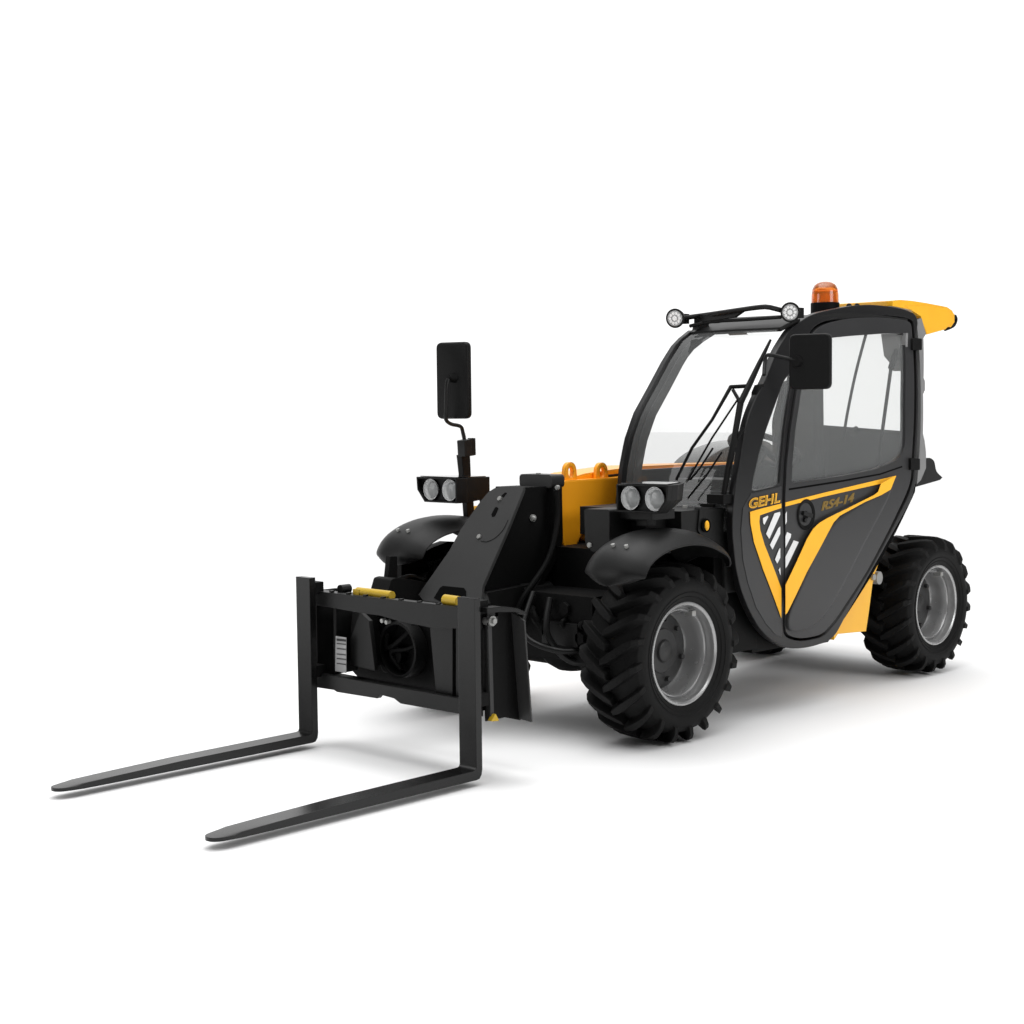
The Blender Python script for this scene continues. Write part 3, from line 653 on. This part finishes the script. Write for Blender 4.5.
# right side frame of cab (seen through the glass)
def ycur(y,off=0):
    return lambda z: Vector((Wx(z,y)+off,y,z))
zz=[.85+.95*i/24 for i in range(25)]
b=MB()
edge=[Vector((Wx(z,0)-.0,0,z)) for z in zz]
wv=[.055 if z<1.7 else .055+.5*(z-1.7) for z in zz]
rows=[[e+Vector((.006,-.012,0)),e+Vector((.006,.012,0)),e+Vector((-.03-w_*.2,.03,0)),e+Vector((-w_-.05,.028,-.015)),e+Vector((-w_-.05,-.02,-.015)),e+Vector((.006,-.012,0))] for e,w_ in zip(edge,wv)]
b.grid(rows); bmesh.ops.remove_doubles(b.bm,verts=b.bm.verts[:],dist=1e-5); bmesh.ops.holes_fill(b.bm,edges=b.bm.edges[:],sides=0)
rpil=part(b,'cab_right_pillar',PILLAR)
b=MB(); b.grid([[e+Vector((-w_-.045,.034,-.015)),e+Vector((-.035-w_*.2,.036,0))] for e,w_ in zip(edge,wv)],.004); part(b,'pillar_liner',INNER,rpil)
b=MB(); b.tube([Vector((-.9,.0,1.80)),Vector((-1.2,0,1.85)),Vector((-1.6,0,1.875)),Vector((-1.97,.0,1.83)),Vector((-1.98,0,1.3)),Vector((-1.9,0,1.0))],.024,8); part(b,'rear_rail',PILLAR,rpil)
b=MB(); b.box((-1.88,-.012,.4),(-.36,.012,1.135)); part(b,'right_wall_panel',PILLAR,rpil)
b=MB(); b.prism([(-1.88,.02,1.0),(-1.88,.61,1.0),(-1.88,.6,1.288),(-1.88,.02,1.325)],(-.04,0,0)); b.prism([(-1.87,.02,1.02),(-1.92,.02,1.02),(-1.40,.02,.45),(-1.35,.02,.45)],(0,.56,0)); bq=MB(); bq.prism([X(881,334,-1.87),X(906,333,-1.87),X(905,371,-1.87),X(893,371,-1.87),X(889,362,-1.87),X(884,356,-1.87)],(-.02,0,0)); b.cyl((-1.88,.26,1.28),(-1.88,.30,1.30),.02); rw=part(b,'cab_rear_wall',SEATM); part(bq,'wiper_motor_cover',GREYP,rw)
b=MB(); p=X(866,334,-1.86); q=X(843,440,-1.86); b.tube(smooth([p,X(856,372,-1.86),X(848,410,-1.86),q]),.008,8); part(b,'rear_window_frame',PILLAR,rw)
b=MB(); p=S(903,331,-.05); q=S(891,368,-.06); r_=S(877,470,-.09); b.tube([p,q],.016,10); b.tube([q,r_],.009,8); part(b,'gas_strut',BLACK,door)
# windscreen
b=MB(); rows=[]
for z in [.88+.91*i/20 for i in range(21)]:
    zz_=z; yl=.03; yr_=Ys(z)-.03
    rows.append([Vector((Wx(z,yl+(yr_-yl)*k/12)-.014,yl+(yr_-yl)*k/12,z)) for k in range(13)])
b.grid(rows); part(b,'windscreen',WGLASS,ang=80)
# lower scuttle behind glass and dashboard
b=MB(); b.box((-.46,.03,.6),(-.36,.58,1.05)); b.box((-.62,.25,.95),(-.44,.55,1.10)); part(b,'dashboard',SEATM)
b=MB(); c=Vector((-.85,.44,1.225)); R=Matrix.Rotation(math.radians(-28),3,'Y')
b.tube([c+R@Vector((.165*math.cos(a),.165*math.sin(a),0)) for a in [2*PI*k/32 for k in range(33)]],.014,8); sw=part(b,'steering_wheel',SEATM)
b=MB(); b.cyl(c+Vector((0,0,0)),Vector((-.62,.42,1.0)),.025); b.box(c+Vector((-.15,-.012,-.01)),c+Vector((.15,.012,.01)),R.copy()); part(b,'steering_column',SEATM,sw)
q=X(816,420,-1.62); b=MB()
b.prism(rnd([(-1.62,q.y-.26,.8),(-1.62,q.y,.8),(-1.6,q.y,1.35),(-1.64,q.y-.03,1.56),(-1.64,q.y-.22,1.56),(-1.6,q.y-.26,1.35)],.03,4),(-.09,0,0)); st=part(b,'seat',SEATM); b=MB(); b.box((-1.6,q.y-.26,.76),(-1.1,q.y+.04,.86)); part(b,'seat_cushion',SEATM,st)
# roof: header, black rail bars, yellow panel
b=MB()
hp=[W(699,331,.0),W(786,327,.0)]
b.grid([[Vector((Wx(z,y)+.004,y,z)) for y in [.01+(.55-.01)*k/10 for k in range(11)]] for z in (1.79,1.81,1.835)],.02)
b.prism([Vector((Wx(1.795,.24)+.0,.235,1.795)),Vector((Wx(1.795,.34)+.0,.34,1.795)),Vector((-.85,.34,1.77)),Vector((-.85,.235,1.77))],(-.01,0,-.004))
hdr=part(b,'roof_header',PLASTIC)
b=MB(); b.grid([[Vector((x,y,z)) for y in [.0+.55*k/8 for k in range(9)]] for x,z in ((-1.0,1.825),(-1.1,1.85),(-1.3,1.872),(-1.6,1.88),(-1.95,1.865))],.03); part(b,'roof_liner',PLASTIC,hdr)
rp_=[(892.5,300.8),(900,299.8),(912,300.8),(926,303),(940,305.6),(947,307),(952,310.5),(954.5,315),(954.5,322),(951,327),(945,326),(930,321),(920.5,313),(912,310),(892.5,306)]
b=MB(); b.prism(PY(rp_,.53),(0,-.49,0)); roof=part(b,'roof_panel',YELLOW)
ck=[(905,306),(925,305),(947,308),(954,316),(953,322),(945,329.5),(927,334.5),(920.5,316)]
b=MB(); b.prism(PY(ck,.532),(0,-.06,0)); part(b,'roof_cheek',YELLOW,roof)
b=MB(); 
for px,py in ((954.5,317),(953,324)): 
    c=Y(px,py,.50); b.cyl(c+Vector((.03,0,0)),c+Vector((-.0,0,0)),.014,n=16)
b.tube(smooth([Y(955,316,.5),Y(956,320,.5),Y(953,326,.5),Y(945,329.5,.5)]),.009,8); part(b,'rear_bumper_trim',BLACK,roof)
b=MB(); 
for px in (849,857): c=Y(px,306,.45); b.sph(c,.014)
part(b,'roof_bolt',BLACK,roof)
# beacon
c=Y(825,312,.36); bc=MB(); 
bc.cyl(c+Vector((0,0,-.02)),c+Vector((0,0,.045)),.071,n=32); be=part(bc,'beacon_base',BLACK)
b=MB(); H=c+Vector((0,0,.045)); prof=[(.068,0),(.067,.04),(.063,.068),(.053,.088),(.036,.100),(.016,.105),(.001,.106)]
rings=[[b.bm.verts.new(H+Vector((r*math.cos(2*PI*k/32),r*math.sin(2*PI*k/32),z))) for k in range(32)] for r,z in prof]
for A,B in zip(rings,rings[1:]):
    for k in range(32): b.bm.faces.new((A[k],A[(k+1)%32],B[(k+1)%32],B[k]))
part(b,'beacon_lens',BEACON,be,ang=60)
b=MB(); b.cyl(H,H+Vector((0,0,.05)),.04,.035,n=20); b.cyl(H+Vector((0,0,.05)),H+Vector((0,0,.056)),.05,n=20); part(b,'beacon_lamp',ORANGE,be)
# light bar over the windscreen
xb=-.74
b=MB(); b.tube(smooth([Y(683,318,.03),Y(700,315.8,.06),X(720,312.9,xb-.06),X(742,309.6,xb-.08),X(760,307.2,xb-.08),X(770,307.4,xb-.07),S(787,312,-.03)],2),.012,10)
b.tube(smooth([Y(690,326,.02),X(712,321.5,xb-.1),X(745,319.5,xb-.12),S(781,317,-.03)],5),.009,8)
b.prism([Y(694,314,.03),Y(704,313,.03),Y(704,328,.03),Y(694,330,.03)],(0,.03,0))
b.prism([X(702,315,xb-.08),X(744,310.5,xb-.08),X(734,317.5,xb-.08),X(702,322,xb-.08)],(-.02,0,0))
bar=part(b,'light_bar',PLASTIC)
for c,tg in ((Y(679,318.5,.02),.0),(S(794,312.5,.02),0)):
    c=c+Vector((.03,0,0)); dr=Vector((.92,.32,-.12)).normalized() if True else 0
    b=MB(); b.cyl(c-dr*.05,c,.034,.047,n=28); wl=part(b,'work_light',PLASTIC)
    b=MB(); b.cyl(c,c+dr*.004,.037,n=28); part(b,'lamp_lens',SILVER,wl)
    b=MB(); 
    sd=dr.cross(Vector((0,0,1))).normalized(); upv=sd.cross(dr)
    for k in range(10):
        a=2*PI*k/10; b.cyl(c+dr*.004+(sd*math.cos(a)+upv*math.sin(a))*.024,c+dr*.007+(sd*math.cos(a)+upv*math.sin(a))*.024,.007,n=8)
    b.cyl(c+dr*.004,c+dr*.007,.012,n=10); part(b,'led',REFL,wl)
    b=MB(); b.box(c-dr*.05+Vector((-.05,-.012,-.03)),c-dr*.03+Vector((.0,.02,.02))); part(b,'lamp_bracket',BLACK,wl)
# left mirror
cm=Y(809.5,361.5,.80); ml=mirror(cm,.19,.247,math.radians(20))
b=MB(); c=cm+Vector((0,-.075,.003)); c.x=cm.x; c=X(799,361.5,cm.x); b.cyl(c+Vector((-.01,0,0)),c+Vector((.03,0,0)),.03,.024,n=20); part(b,'ball_joint',BLACK,ml)
b=MB(); b.tube(smooth([X(799,360.5,cm.x+.02),X(785,358,cm.x+.03),W(768,355,.05),W(765,362,.03),W(764,375,.02)],5),.009,8); part(b,'mirror_arm',PLASTIC,ml)
# wiper and its parallel linkage
b=MB()
b.tube([W(770.5,340,.02),W(760,362,.02),W(750,383,.02),W(740,404,.02)],[.006,.011,.014,.014],8)
b.tube([W(741,400,.02),W(734,440,.03),W(727,470,.03),W(723,498,.03)],[.015,.013,.010,.012],8)
wp=part(b,'wiper',BLACK)
b=MB(); b.tube([W(731,386.5,.03),W(712,420,.035),W(692,448,.035),W(676,480,.03)],[.009,.007,.007,.006],8); b.tube([W(730,387,.03),W(748,386,.025)],.009,8); b.tube([W(733,390,.03),W(740,402,.025)],.008,8); part(b,'wiper_arm',BLACK,wp)
b=MB(); b.tube([W(738,399,.03),W(712,438,.035),W(688,480,.03)],.0045,8); part(b,'wiper_rod',BLACK,wp)
b=MB(); b.tube([W(744,428,.02),W(736,440,.02),W(730,470,.02),W(724,498,.02)],.0065,8); part(b,'wiper_rod',BLACK,wp)
b=MB(); b.tube([W(722,452,.03),W(706,476,.03),W(688,498,.03)],.0045,8); b.tube([W(713,448,.03),W(700,468,.03),W(690,480,.03)],.0045,8); part(b,'washer_hose',BLACK,wp)
b=MB(); c=W(722,499,.04); b.box(c-Vector((.03,.06,.02)),c+Vector((.03,.03,.02))); part(b,'wiper_pivot',BLACK,wp)
b=MB(); b.prism(PY([(757,392),(760,385),(764,384),(764,408),(759,410),(756,404)],.62),(0,-.03,0)); part(b,'wiper_park_clip',BLACK,wp)

# right side engine hood beyond the boom
prof=smooth([(-1.45,.55),(-1.44,.9),(-1.46,1.06),(-1.53,1.14),(-1.7,1.2),(-1.95,1.235),(-2.15,1.2),(-2.3,1.0),(-2.35,.55)],5)
b=MB(); b.prism([(x,-.62,z) for x,z in prof],(0,.2,0)); HOODM=mat('hood_grey',(.05,.05,.05),.25,0,.5,.03,.03,0,coat=.4)
hood=part(b,'engine_hood',HOODM)
b=MB(); pr_=smooth([Y(914,490,.52),Y(922,466,.52),Y(928,458,.52),Y(934,461,.52),Y(936.5,471,.52),Y(942.5,477.5,.52)],4)
b.prism(pr_+[Y(940,480,.52),Y(914,487.5,.52),Y(900,488,.52),Y(900,478,.52)],(0,-.25,0)); part(b,'rear_fender',PLASTIC)

bpy.data.objects.remove(ROOT)
for o,ref in EXTRA:                          # siblings of a part take the same parent
    if ref in tops: tops.append(o)
    else: o.parent=ref.parent
for o in tops:
    o.parent=T; o.matrix_parent_inverse=TI
